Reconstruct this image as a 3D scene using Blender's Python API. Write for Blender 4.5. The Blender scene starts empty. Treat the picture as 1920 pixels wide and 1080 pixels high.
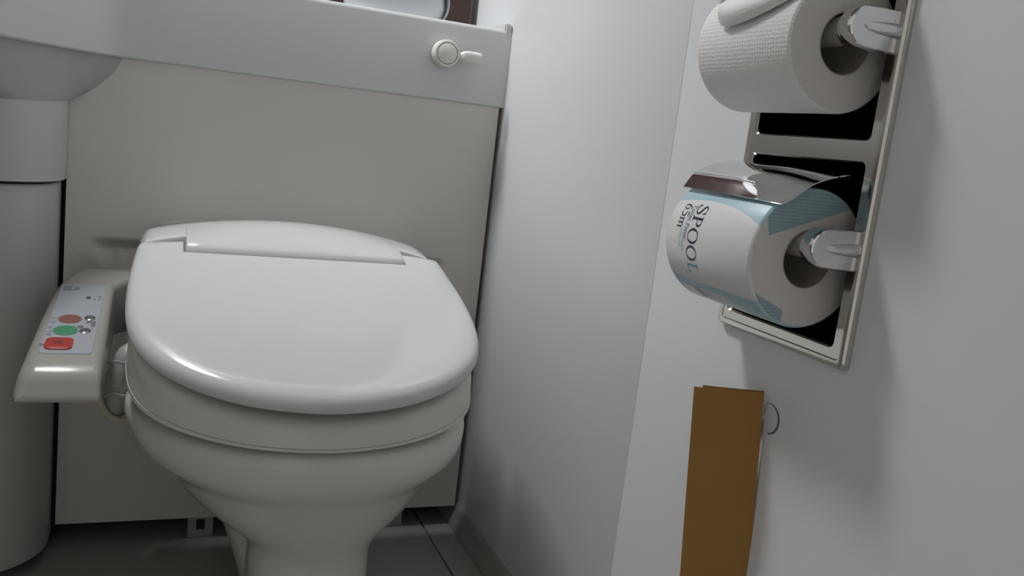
import bpy, bmesh, math, random
from mathutils import Vector, Matrix
random.seed(7)
PI = math.pi
scene = bpy.context.scene
COL = scene.collection

# ------------------------------------------------------------------ camera, world, light, exposure
cam_d = bpy.data.cameras.new('camera')
cam = bpy.data.objects.new('camera', cam_d)
COL.objects.link(cam)
scene.camera = cam
yaw, pitch, roll = 0.388597, 0.164584, -0.118091
fw = Vector((math.sin(yaw) * math.cos(pitch), math.cos(yaw) * math.cos(pitch), -math.sin(pitch)))
rt = Vector((math.cos(yaw), -math.sin(yaw), 0))
dn = fw.cross(rt)
r2 = rt * math.cos(roll) + dn * math.sin(roll)
d2 = dn * math.cos(roll) - rt * math.sin(roll)
CAM = Vector((-0.46, -1.24062, 0.60945))
m = Matrix((r2, -d2, -fw)).transposed().to_4x4()
m.translation = CAM
cam.matrix_world = m
cam_d.sensor_width = 36
cam_d.lens = 1645.585 / 1920 * 36
cam_d.clip_start = 0.01

world = bpy.data.worlds.new('world')
scene.world = world
world.use_nodes = True
world.node_tree.nodes['Background'].inputs[0].default_value = (1.0, 0.97, 0.93, 1)
world.node_tree.nodes['Background'].inputs[1].default_value = 0.50  # fill light from outside, entering by the added doorway

LAMP_POS = Vector((-0.75, 0.050, 1.93))
LAMP_AXIS = Vector((0.62, 0.12, -1.0)).normalized()
LAMP_WATTS = 8.3
scene.view_settings.view_transform = 'Standard'
scene.view_settings.look = 'None'
scene.view_settings.exposure = -0.12
scene.view_settings.gamma = 1.0
scene.view_settings.use_curve_mapping = False

# ------------------------------------------------------------------ materials
MATS = {}
def mat(name, col, rough=0.5, metal=0.0, spec=0.5, noise=0.0, nscale=8.0, bump=0.0, bscale=80.0,
        emit=0.0, coat=0.0, trans=0.0, alpha=1.0, sss=0.0):
    m = bpy.data.materials.new(name)
    m.use_nodes = True
    nt = m.node_tree
    b = nt.nodes['Principled BSDF']
    b.inputs['Base Color'].default_value = (*col, 1)
    b.inputs['Roughness'].default_value = rough
    b.inputs['Metallic'].default_value = metal
    b.inputs['Specular IOR Level'].default_value = spec
    b.inputs['Coat Weight'].default_value = coat
    b.inputs['Transmission Weight'].default_value = trans
    b.inputs['Alpha'].default_value = alpha
    tc = nt.nodes.new('ShaderNodeTexCoord')
    nz = nt.nodes.new('ShaderNodeTexNoise')
    nz.inputs['Scale'].default_value = nscale
    nz.inputs['Detail'].default_value = 4
    nt.links.new(tc.outputs['Object'], nz.inputs['Vector'])
    mx = nt.nodes.new('ShaderNodeMixRGB')
    mx.inputs[1].default_value = (*[c * (1 - noise) for c in col], 1)
    mx.inputs[2].default_value = (*[min(1, c * (1 + noise)) for c in col], 1)
    nt.links.new(nz.outputs['Fac'], mx.inputs[0])
    nt.links.new(mx.outputs[0], b.inputs['Base Color'])
    if bump:
        n2 = nt.nodes.new('ShaderNodeTexNoise')
        n2.inputs['Scale'].default_value = bscale
        nt.links.new(tc.outputs['Object'], n2.inputs['Vector'])
        bp = nt.nodes.new('ShaderNodeBump')
        bp.inputs['Strength'].default_value = bump
        bp.inputs['Distance'].default_value = 0.001
        nt.links.new(n2.outputs['Fac'], bp.inputs['Height'])
        nt.links.new(bp.outputs[0], b.inputs['Normal'])
    if emit:
        b.inputs['Emission Color'].default_value = (0.965, 0.985, 1.0, 1)
        b.inputs['Emission Strength'].default_value = emit
    MATS[name] = m
    return m

mat('wall_white', (0.80, 0.81, 0.82), 0.38, noise=0.015, nscale=5, bump=0.05, bscale=220)
mat('seam_grey', (0.62, 0.62, 0.60), 0.6)
mat('room_white', (0.80, 0.79, 0.775), 0.6, noise=0.02)
mat('floor_grey', (0.36, 0.36, 0.335), 0.45, noise=0.05, nscale=30, bump=0.2, bscale=300)
mat('cove_grey', (0.33, 0.33, 0.31), 0.4, noise=0.03)
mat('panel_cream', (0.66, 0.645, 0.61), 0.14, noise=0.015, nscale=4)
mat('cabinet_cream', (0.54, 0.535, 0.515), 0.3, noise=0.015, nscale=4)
mat('basin_cream_shaded', (0.40, 0.40, 0.385), 0.3, noise=0.015, nscale=4)  # moulded cream darkened, shade under the counter put into the colour
mat('counter_grey', (0.64, 0.65, 0.655), 0.3, noise=0.015, nscale=6)
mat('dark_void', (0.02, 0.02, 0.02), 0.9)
mat('ceramic', (0.72, 0.70, 0.655), 0.12, spec=0.5, noise=0.01, coat=0.3)
mat('seat_plastic', (0.70, 0.68, 0.635), 0.25, noise=0.01)
mat('lid_plastic', (0.65, 0.655, 0.65), 0.14, noise=0.008, coat=0.2)
mat('arm_plastic_shaded', (0.38, 0.367, 0.34), 0.22, noise=0.01)  # greyish plastic, darkened further to stand in for shade
mat('label_white_shaded', (0.39, 0.41, 0.445), 0.3)  # pale label darkened, shade on the arm put into its colour
mat('print_dark', (0.05, 0.05, 0.07), 0.5)
mat('print_grey', (0.22, 0.24, 0.27), 0.5)
mat('button_brown', (0.24, 0.09, 0.075), 0.35)
mat('button_green', (0.06, 0.26, 0.13), 0.35)
mat('button_red', (0.42, 0.04, 0.035), 0.3)
mat('button_silver', (0.35, 0.35, 0.38), 0.2, metal=0.9)
mat('valve_plastic', (0.40, 0.41, 0.385), 0.45)
mat('hose_cream', (0.55, 0.52, 0.40), 0.4)
mat('dial_white', (0.76, 0.745, 0.70), 0.3)
mat('groove_grey', (0.22, 0.22, 0.21), 0.6)
mat('steel', (0.62, 0.60, 0.56), 0.16, metal=1.0, noise=0.03, nscale=25)
mat('chrome', (0.78, 0.78, 0.80), 0.06, metal=1.0)
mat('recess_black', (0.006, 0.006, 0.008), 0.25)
mat('spindle_cream', (0.55, 0.53, 0.49), 0.35)
mat('card_core', (0.42, 0.38, 0.33), 0.8)
mat('kraft_paper', (0.38, 0.20, 0.05), 0.75, noise=0.12, nscale=14, bump=0.3, bscale=60)
mat('hook_white', (0.66, 0.67, 0.68), 0.35)
mat('hook_rim', (0.12, 0.12, 0.14), 0.5)
mat('brown_wood', (0.055, 0.022, 0.016), 0.45, noise=0.15, nscale=40)
mat('tray_white', (0.74, 0.76, 0.80), 0.25)
mat('tray_rim', (0.58, 0.61, 0.63), 0.3)
mat('print_navy', (0.02, 0.02, 0.06), 0.5)
mat('print_blue', (0.16, 0.45, 0.66), 0.5)
mat('print_paleblue', (0.42, 0.62, 0.70), 0.5)
mat('bracket_grey', (0.36, 0.36, 0.34), 0.4, metal=0.3)

def tissue_material():
    m = bpy.data.materials.new('tissue_paper'); m.use_nodes = True
    nt = m.node_tree; b = nt.nodes['Principled BSDF']
    b.inputs['Base Color'].default_value = (0.90, 0.89, 0.875, 1)
    b.inputs['Roughness'].default_value = 0.9
    b.inputs['Specular IOR Level'].default_value = 0.1
    uv = nt.nodes.new('ShaderNodeUVMap'); uv.uv_map = 'UVMap'
    mp = nt.nodes.new('ShaderNodeMapping'); mp.inputs['Scale'].default_value = (1, 1, 1)
    vo = nt.nodes.new('ShaderNodeTexVoronoi'); vo.voronoi_dimensions = '2D'
    vo.inputs['Scale'].default_value = 1.0; vo.inputs['Randomness'].default_value = 0.25
    rp = nt.nodes.new('ShaderNodeMapRange'); rp.inputs[1].default_value = 0.1; rp.inputs[2].default_value = 0.5
    bp = nt.nodes.new('ShaderNodeBump'); bp.inputs['Strength'].default_value = 0.35; bp.inputs['Distance'].default_value = 0.0007
    nt.links.new(uv.outputs[0], mp.inputs[0]); nt.links.new(mp.outputs[0], vo.inputs['Vector'])
    nt.links.new(vo.outputs['Distance'], rp.inputs[0]); nt.links.new(rp.outputs[0], bp.inputs['Height'])
    nt.links.new(bp.outputs[0], b.inputs['Normal'])
    MATS['tissue_paper'] = m
    m2 = mat('tissue_plain', (0.90, 0.89, 0.875), 0.9, spec=0.1, bump=0.25, bscale=500)
    mat('tissue_edge', (0.74, 0.71, 0.68), 0.95, spec=0.05, bump=0.5, bscale=900, noise=0.04, nscale=300)
tissue_material()

def wrapper_material():
    """printed paper wrapper: white field between two pale blue bands with curved borders"""
    m = bpy.data.materials.new('wrapper_print'); m.use_nodes = True
    nt = m.node_tree; b = nt.nodes['Principled BSDF']
    b.inputs['Roughness'].default_value = 0.35
    N = nt.nodes.new; L = nt.links.new
    tc = N('ShaderNodeTexCoord'); sp = N('ShaderNodeSeparateXYZ'); L(tc.outputs['Object'], sp.inputs[0])
    def M(op, a, bb=None, c=None):
        n = N('ShaderNodeMath'); n.operation = op
        for i, v in enumerate((a, bb, c)):
            if v is None: continue
            if isinstance(v, (int, float)): n.inputs[i].default_value = v
            else: L(v, n.inputs[i])
        return n.outputs[0]
    X, Y, Z = sp.outputs
    nx = M('MULTIPLY', X, -1.0)
    th = M('MULTIPLY', M('ARCTAN2', Z, nx), 180 / PI)
    # Y is local, zero at the near end, positive to the far end
    dy = M('SUBTRACT', Y, 0.0680)
    top = M('SUBTRACT', 37.8, M('MULTIPLY', M('MULTIPLY', dy, dy), 2900.0))
    blue_top = M('GREATER_THAN', th, top)
    low_edge = M('ADD', -40.0, M('MULTIPLY', M('MAXIMUM', M('SUBTRACT', Y, 0.08), 0.0), 140.0))
    blue_low = M('LESS_THAN', th, low_edge)
    patch = M('MULTIPLY', M('LESS_THAN', th, M('ADD', -44.0, M('MULTIPLY', Y, -60.0))),
              M('GREATER_THAN', Y, M('ADD', 0.048, M('MULTIPLY', M('ADD', th, 44.0), 0.0009))))
    blue_low2 = M('MULTIPLY', blue_low, M('SUBTRACT', 1.0, M('MULTIPLY', patch, 0.72)))
    blue = M('MAXIMUM', blue_top, blue_low2)
    mx = N('ShaderNodeMixRGB')
    mx.inputs[1].default_value = (0.84, 0.83, 0.83, 1)
    mx.inputs[2].default_value = (0.47, 0.66, 0.73, 1)
    L(blue, mx.inputs[0]); L(mx.outputs[0], b.inputs['Base Color'])
    nz = N('ShaderNodeTexNoise'); nz.inputs['Scale'].default_value = 90
    L(tc.outputs['Object'], nz.inputs['Vector'])
    bp = N('ShaderNodeBump'); bp.inputs['Strength'].default_value = 0.25; bp.inputs['Distance'].default_value = 0.001
    L(nz.outputs['Fac'], bp.inputs['Height']); L(bp.outputs[0], b.inputs['Normal'])
    MATS['wrapper_print'] = m
    # the end of the wrapper
    m = bpy.data.materials.new('wrapper_end_print'); m.use_nodes = True
    nt = m.node_tree; b = nt.nodes['Principled BSDF']; b.inputs['Roughness'].default_value = 0.6
    N = nt.nodes.new; L = nt.links.new
    tc = N('ShaderNodeTexCoord'); sp = N('ShaderNodeSeparateXYZ'); L(tc.outputs['Object'], sp.inputs[0])
    X, Y, Z = sp.outputs
    t1 = M('GREATER_THAN', M('SUBTRACT', Z, M('MULTIPLY', X, 0.346)), 0.0277)
    t1 = M('MULTIPLY', t1, M('GREATER_THAN', M('ADD', X, M('MULTIPLY', Z, 0.25)), -0.0335))
    t2 = M('MULTIPLY', M('LESS_THAN', M('ADD', Z, M('MULTIPLY', X, 0.44)), -0.0445), M('LESS_THAN', X, -0.0145))
    wv = N('ShaderNodeTexWave'); wv.wave_type = 'BANDS'; wv.bands_direction = 'Z'
    wv.inputs['Scale'].default_value = 130; wv.inputs['Distortion'].default_value = 3.0; wv.inputs['Detail Scale'].default_value = 12
    L(tc.outputs['Object'], wv.inputs['Vector'])
    f = M('MULTIPLY', M('MAXIMUM', t1, t2), M('ADD', 0.72, M('MULTIPLY', wv.outputs['Fac'], 0.28)))
    mx = N('ShaderNodeMixRGB')
    mx.inputs[1].default_value = (0.74, 0.70, 0.675, 1)
    mx.inputs[2].default_value = (0.26, 0.43, 0.49, 1)
    L(f, mx.inputs[0]); L(mx.outputs[0], b.inputs['Base Color'])
    nz = N('ShaderNodeTexNoise'); nz.inputs['Scale'].default_value = 260
    L(tc.outputs['Object'], nz.inputs['Vector'])
    bp = N('ShaderNodeBump'); bp.inputs['Strength'].default_value = 0.3; bp.inputs['Distance'].default_value = 0.0008
    L(nz.outputs['Fac'], bp.inputs['Height']); L(bp.outputs[0], b.inputs['Normal'])
    MATS['wrapper_end_print'] = m
wrapper_material()

# ------------------------------------------------------------------ mesh helpers
def link(name, me, material, parent=None, smooth=False, loc=None, sharp=40):
    o = bpy.data.objects.new(name, me)
    COL.objects.link(o)
    if material is not None:
        me.materials.append(MATS[material])
    if smooth:
        for p in me.polygons: p.use_smooth = True
        me.set_sharp_from_angle(angle=math.radians(sharp))
    if parent is not None: o.parent = parent
    if loc is not None: o.location = loc
    return o
def tag(o, label=None, cat=None, group=None, kind=None):
    if label: o['label'] = label
    if cat: o['category'] = cat
    if group: o['group'] = group
    if kind: o['kind'] = kind
    return o
def empty(name, loc):
    o = bpy.data.objects.new(name, None)
    o.empty_display_size = 0.05
    o.location = loc
    COL.objects.link(o)
    return o
def bm_mesh(bm, name):
    bmesh.ops.recalc_face_normals(bm, faces=bm.faces)
    me = bpy.data.meshes.new(name)
    bm.to_mesh(me); bm.free()
    return me
def add_box(bm, lo, hi):
    vs = [bm.verts.new((x, y, z)) for x in (lo[0], hi[0]) for y in (lo[1], hi[1]) for z in (lo[2], hi[2])]
    for f in ((0, 1, 3, 2), (4, 6, 7, 5), (0, 4, 5, 1), (2, 3, 7, 6), (0, 2, 6, 4), (1, 5, 7, 3)):
        bm.faces.new([vs[i] for i in f])
    return vs
def box(name, lo, hi, material, parent=None, bevel=0.0, seg=3, smooth=True):
    bm = bmesh.new(); add_box(bm, lo, hi)
    if bevel:
        bmesh.ops.bevel(bm, geom=bm.edges[:], offset=bevel, segments=seg, profile=0.5, affect='EDGES')
    return link(name, bm_mesh(bm, name), material, parent, smooth=bool(bevel) and smooth)
def loft(bm, rings, cap0=True, cap1=True, closed=True):
    V = [[bm.verts.new(p) for p in r] for r in rings]
    n = len(V[0])
    for a, b in zip(V, V[1:]):
        for i in range(n if closed else n - 1):
            j = (i + 1) % n
            try: bm.faces.new((a[i], a[j], b[j], b[i]))
            except ValueError: pass
    if cap0: bm.faces.new(V[0][::-1])
    if cap1: bm.faces.new(V[-1])
    return V
def prism(bm, poly, z0, z1):
    loft(bm, [[(x, y, z0) for x, y in poly], [(x, y, z1) for x, y in poly]])
def tube(bm, pts, r, n=10, caps=True):
    pts = [Vector(p) for p in pts]
    rings = []
    ref = None
    for i, p in enumerate(pts):
        t = (pts[min(i + 1, len(pts) - 1)] - pts[max(i - 1, 0)]).normalized()
        if ref is None:
            ref = t.orthogonal().normalized()
        ref = (ref - t * ref.dot(t)).normalized()
        bn = t.cross(ref)
        rr = r[i] if isinstance(r, (list, tuple)) else r
        rings.append([p + (ref * math.cos(a) + bn * math.sin(a)) * rr for a in [2 * PI * k / n for k in range(n)]])
    loft(bm, rings, caps, caps)
def smooth_pts(pts, sub=6):
    """Catmull-Rom through the points"""
    P = [Vector(p) for p in pts]
    out = []
    for i in range(len(P) - 1):
        p0 = P[max(i - 1, 0)]; p1 = P[i]; p2 = P[i + 1]; p3 = P[min(i + 2, len(P) - 1)]
        for k in range(sub):
            t = k / sub
            out.append(0.5 * ((2 * p1) + (p2 - p0) * t + (2 * p0 - 5 * p1 + 4 * p2 - p3) * t * t + (3 * p1 - p0 - 3 * p2 + p3) * t ** 3))
    out.append(P[-1])
    return out
def interp(x, xs, ys):
    if x <= xs[0]: return ys[0]
    for i in range(len(xs) - 1):
        if x <= xs[i + 1]:
            return ys[i] + (ys[i + 1] - ys[i]) * (x - xs[i]) / (xs[i + 1] - xs[i])
    return ys[-1]
def offset_poly(poly, amounts):
    """inset a CCW plan polygon by a per-vertex amount"""
    n = len(poly); out = []
    for i in range(n):
        a, b, c = Vector(poly[i - 1]), Vector(poly[i]), Vector(poly[(i + 1) % n])
        e1 = (b - a).normalized(); e2 = (c - b).normalized()
        n1 = Vector((-e1.y, e1.x)); n2 = Vector((-e2.y, e2.x))
        nn = n1 + n2
        nn = nn / max(0.35, nn.dot(n1)) if nn.length > 1e-6 else n1
        out.append((b.x + nn.x * amounts[i], b.y + nn.y * amounts[i]))
    return out

# ------------------------------------------------------------------ the room
ROOM_L, ROOM_F, ROOM_B, ROOM_H = -1.15, -1.75, 0.20, 2.10
SEAM = -0.4862
HOLE = (-0.7585, -0.6130, 0.4835, 0.7800)   # y0 y1 z0 z1 opening of the paper holder

floor = empty('floor', (0, 0, 0)); tag(floor, 'dark grey bathroom floor pan', kind='structure')
box('floor_panel', (ROOM_L, ROOM_F, -0.02), (-0.0568, ROOM_B, 0.0), 'floor_grey', floor, 0.0015)
box('border_strip', (-0.0538, ROOM_F, -0.02), (0.0, ROOM_B, 0.0), 'floor_grey', floor, 0.0015)
box('floor_groove', (-0.0575, ROOM_F, -0.02), (-0.053, ROOM_B, -0.004), 'groove_grey', floor)

def cove():
    bm = bmesh.new()
    prof = [(0.0, 0.0005), (-0.0135, 0.0005), (-0.0125, 0.005), (-0.009, 0.013), (-0.005, 0.024), (-0.003, 0.033), (0.0, 0.036)]
    loft(bm, [[(x, y, z) for x, z in prof] for y in (ROOM_F, -0.02, ROOM_B)])
    o = link('baseboard_right', bm_mesh(bm, 'baseboard_right'), 'cove_grey', None, True)
    tag(o, 'low grey coved skirting where white wall meets floor', kind='structure')
cove()

wr = empty('wall_right', (0, 0, 0)); tag(wr, 'white laminate bathroom wall with a vertical panel seam', kind='structure')
box('wall_panel', (0.0, SEAM + 0.0008, 0.0), (0.06, ROOM_B, ROOM_H), 'wall_white', wr, 0.0006, 2)
def wall_with_hole():
    bm = bmesh.new()
    ys = (ROOM_F, HOLE[0], HOLE[1], SEAM - 0.0008); zs = (0.0, HOLE[2], HOLE[3], ROOM_H)
    g = [[[bm.verts.new((x, y, z)) for z in zs] for y in ys] for x in (0.0, 0.06)]
    for i in range(3):
        for j in range(3):
            if i == 1 and j == 1: continue
            for s in (0, 1):
                bm.faces.new((g[s][i][j], g[s][i + 1][j], g[s][i + 1][j + 1], g[s][i][j + 1]))
    for (a, b) in (((1, 1), (2, 1)), ((2, 1), (2, 2)), ((2, 2), (1, 2)), ((1, 2), (1, 1))):
        bm.faces.new((g[0][a[0]][a[1]], g[0][b[0]][b[1]], g[1][b[0]][b[1]], g[1][a[0]][a[1]]))
    for k in range(3):
        for i in (0, 3): bm.faces.new((g[0][i][k], g[0][i][k + 1], g[1][i][k + 1], g[1][i][k]))
        for j in (0, 3): bm.faces.new((g[0][k][j], g[0][k + 1][j], g[1][k + 1][j], g[1][k][j]))
    link('wall_panel', bm_mesh(bm, 'wall_panel_cut'), 'wall_white', wr)
wall_with_hole()
box('seam_strip', (0.0004, SEAM - 0.001, 0.0), (0.06, SEAM + 0.001, ROOM_H), 'seam_grey', wr)

def struct_box(name, lo, hi, m, label):
    o = box(name, lo, hi, m); tag(o, label, kind='structure'); return o
struct_box('wall_back', (ROOM_L, ROOM_B, 0), (0.06, ROOM_B + 0.04, ROOM_H), 'room_white', 'white wall behind the ledge')
struct_box('wall_left', (ROOM_L - 0.04, ROOM_F, 0), (ROOM_L, ROOM_B + 0.04, ROOM_H), 'room_white', 'white wall beyond the washbasin')
# unseen doorway added to the front wall to let fill light in
FILL_DOOR_X0, FILL_DOOR_X1, FILL_DOOR_H = -1.00, -0.28, 1.92
def front_wall():
    bm = bmesh.new()
    y0, y1 = ROOM_F - 0.04, ROOM_F
    poly = [(ROOM_L - 0.04, 0), (FILL_DOOR_X0, 0), (FILL_DOOR_X0, FILL_DOOR_H), (FILL_DOOR_X1, FILL_DOOR_H), (FILL_DOOR_X1, 0), (0.06, 0), (0.06, ROOM_H), (ROOM_L - 0.04, ROOM_H)]
    loft(bm, [[(x, y0, z) for x, z in poly], [(x, y1, z) for x, z in poly]])
    tag(link('wall_front', bm_mesh(bm, 'wall_front'), 'room_white'), 'white wall with an added doorway for fill light', kind='structure')
    bm = bmesh.new()
    t = 0.035
    a = [(FILL_DOOR_X0, 0), (FILL_DOOR_X0, FILL_DOOR_H), (FILL_DOOR_X1, FILL_DOOR_H), (FILL_DOOR_X1, 0)]
    b = [(FILL_DOOR_X0 - t, 0), (FILL_DOOR_X0 - t, FILL_DOOR_H + t), (FILL_DOOR_X1 + t, FILL_DOOR_H + t), (FILL_DOOR_X1 + t, 0)]
    poly = a + b[::-1]
    loft(bm, [[(x, y1 + 0.0002, z) for x, z in poly], [(x, y1 + 0.012, z) for x, z in poly]])
    tag(link('trim_1', bm_mesh(bm, 'trim_1'), 'counter_grey'), 'frame around the added fill light doorway', kind='structure')
front_wall()
struct_box('ceiling', (ROOM_L - 0.04, ROOM_F - 0.04, ROOM_H), (0.06, ROOM_B + 0.04, ROOM_H + 0.04), 'room_white', 'white bathroom ceiling')

# ------------------------------------------------------------------ wall lamp above the basin (the light of the room)
lamp = empty('wall_lamp', (LAMP_POS[0], ROOM_B, LAMP_POS[2]))
tag(lamp, 'white shaded lamp on the wall above the washbasin', 'lamp')
def lathe(bm, prof, n=32, axis='Z', origin=(0, 0, 0), cap=True):
    rings = []
    for (r, h) in prof:
        ring = []
        for k in range(n):
            a = 2 * PI * k / n
            c, s = r * math.cos(a), r * math.sin(a)
            p = {'Z': (c, s, h), 'Y': (c, h, s), 'X': (h, c, s)}[axis]
            ring.append((p[0] + origin[0], p[1] + origin[1], p[2] + origin[2]))
        rings.append(ring)
    loft(bm, rings, cap, cap)
ld = bpy.data.lights.new('lamp_light', 'AREA'); ld.shape = 'DISK'; ld.size = 0.26
ld.energy = LAMP_WATTS; ld.spread = math.radians(112); ld.color = (0.965, 0.985, 1.0)
lo_ = bpy.data.objects.new('lamp_light', ld); COL.objects.link(lo_)
lo_.location = LAMP_POS; lo_.rotation_euler = LAMP_AXIS.to_track_quat('-Z', 'Y').to_euler()
def lamp_can():
    q = LAMP_AXIS.to_track_quat('-Z', 'Y')
    bm = bmesh.new()
    prof = [(0.140, -0.012), (0.146, -0.012), (0.148, 0.02), (0.135, 0.045), (0.07, 0.058), (0.012, 0.062), (0.010, 0.058), (0.068, 0.054), (0.130, 0.040), (0.142, 0.02), (0.140, -0.012)]
    rings = []
    for r, h in prof:
        rings.append([q @ Vector((r * math.cos(2 * PI * k / 40), r * math.sin(2 * PI * k / 40), h)) + LAMP_POS - lamp.location for k in range(40)])
    loft(bm, rings, False, False)
    link('lamp_shade', bm_mesh(bm, 'lamp_shade'), 'room_white', lamp, True)
    bm = bmesh.new()
    a = q @ Vector((0, 0, 0.060)) + LAMP_POS - lamp.location
    tube(bm, smooth_pts([a, (a.x - 0.01, a.y + 0.03, a.z + 0.03), (a.x * 0.5, -0.03, a.z + 0.03), (0, 0.0, a.z * 0.5 + 0.03)], 5), 0.009, 12)
    link('lamp_stem', bm_mesh(bm, 'lamp_stem'), 'chrome', lamp, True)
lamp_can()

# ------------------------------------------------------------------ access panel under the ledge
ap = empty('access_panel', (-0.29, 0.0, 0.031)); tag(ap, 'cream access panel closing the space behind the toilet', 'panel')
def child_world(o, parent):
    o.parent = parent
    o.matrix_parent_inverse = Matrix.Translation(-Vector(parent.location))
    return o
def panel_board():
    X0, X1, Z0, Z1 = -0.5735, -0.0062, 0.0308, 0.6553
    def scoop(x, z):
        t = 0.4270 - z
        if t <= 0 or t > 0.095: return 0.0
        hw = 0.2480 - 0.50 * t
        e = min(1.0, max(0.0, (hw - abs(x + 0.304)) / 0.030))
        e = e * e * (3 - 2 * e)
        a = min(1.0, t / 0.017); a = a * a * (3 - 2 * a)
        return 0.0185 * e * a * (1 - t / 0.095) ** 1.3
    xs = [X0 + (X1 - X0) * i / 120 for i in range(121)]
    zs = [Z0, 0.2, 0.325] + [0.331 + 0.002 * k for k in range(50)] + [0.45, Z1]
    bm = bmesh.new()
    g = [[bm.verts.new((x, scoop(x, z), z)) for x in xs] for z in zs]
    for a, b in zip(g, g[1:]):
        for i in range(len(xs) - 1): bm.faces.new((a[i], a[i + 1], b[i + 1], b[i]))
    rim = [g[0][i] for i in range(len(xs))] + [r[-1] for r in g[1:]] + g[-1][-2::-1] + [r[0] for r in g[-2:0:-1]]
    back = [bm.verts.new((v.co.x, 0.022, v.co.z)) for v in rim]
    for i in range(len(rim)):
        j = (i + 1) % len(rim)
        bm.faces.new((rim[i], rim[j], back[j], back[i]))
    bm.faces.new(back)
    return link('panel_board', bm_mesh(bm, 'panel_board'), 'panel_cream', None, True, sharp=50)
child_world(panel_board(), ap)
def bracket(x0):
    bm = bmesh.new()
    x1 = x0 + 0.0345
    add_box(bm, (x0, 0.004, 0.0), (x0 + 0.0115, 0.007, 0.0306))
    add_box(bm, (x1 - 0.0115, 0.004, 0.0), (x1, 0.007, 0.0306))
    add_box(bm, (x0 + 0.0115, 0.004, 0.0), (x1 - 0.0115, 0.007, 0.0105))
    add_box(bm, (x0 + 0.0115, 0.004, 0.0265), (x1 - 0.0115, 0.007, 0.0306))
    add_box(bm, (x0, 0.007, 0.0), (x1, 0.030, 0.003))
    child_world(link('bracket', bm_mesh(bm, 'bracket'), 'bracket_grey'), ap)
bracket(-0.4045); bracket(-0.1245)

# ------------------------------------------------------------------ vanity counter: ledge, basin underside, pedestal
vc = empty('vanity_counter', (-0.55, 0.05, 0.50)); tag(vc, 'pale grey moulded ledge and washbasin counter above the toilet', 'counter')
front_line = [(0.0, -0.0035), (-0.30, -0.0035), (-0.43, -0.0035), (-0.475, -0.005), (-0.505, -0.009), (-0.530, -0.018),
              (-0.556, -0.042), (-0.584, -0.080), (-0.628, -0.154), (-0.668, -0.225), (-0.72, -0.29), (-0.80, -0.335), (-0.92, -0.35), (-1.149, -0.35)]
LEDGE_B, LEDGE_T = 0.6555, 0.7665
def ledge():
    fl = [Vector((x, y)) for x, y in front_line]
    fl3 = smooth_pts([(x, y, 0) for x, y in front_line[2:]], 4)
    line = [front_line[0], front_line[1]] + [(p.x, p.y) for p in fl3]
    bm = bmesh.new()
    # profile across the front: (depth behind the face, height)
    prof = [(0.020, LEDGE_B), (0.002, LEDGE_B), (0.0, LEDGE_B + 0.002), (0.0, LEDGE_T - 0.006), (0.0008, LEDGE_T - 0.003),
            (0.003, LEDGE_T - 0.0005), (0.006, LEDGE_T), (0.009, LEDGE_T - 0.001), (0.012, LEDGE_T - 0.006), (0.020, LEDGE_T - 0.008)]
    rows = []
    n = len(line)
    for i, (x, y) in enumerate(line):
        a = Vector(line[max(i - 1, 0)]); b = Vector(line[min(i + 1, n - 1)])
        t = (b - a).normalized()
        nn = Vector((t.y, -t.x))         # pointing to the back
        if nn.y < 0: nn = -nn
        if i == n - 1: nn = Vector((0, 1))
        rows.append([(x + nn.x * d, y + nn.y * d, z) for d, z in prof])
    loft(bm, rows, True, True)
    # flat top from the lip back to the wall
    top = [(r[-1][0], r[-1][1]) for r in rows]
    poly = top + [(ROOM_L, ROOM_B), (0.0, ROOM_B)]
    prism(bm, poly, LEDGE_T - 0.030, LEDGE_T - 0.0081)
    return child_world(link('ledge', bm_mesh(bm, 'ledge'), 'counter_grey', None, True, sharp=35), vc)
ledge()
# upstand where the ledge meets the wall
bm = bmesh.new(); add_box(bm, (-0.0115, -0.0036, LEDGE_T - 0.012), (-0.0004, ROOM_B - 0.002, LEDGE_T + 0.009))
bmesh.ops.bevel(bm, geom=bm.edges[:], offset=0.002, segments=3, affect='EDGES')
child_world(link('upstand', bm_mesh(bm, 'upstand'), 'counter_grey', None, True), vc)

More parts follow.
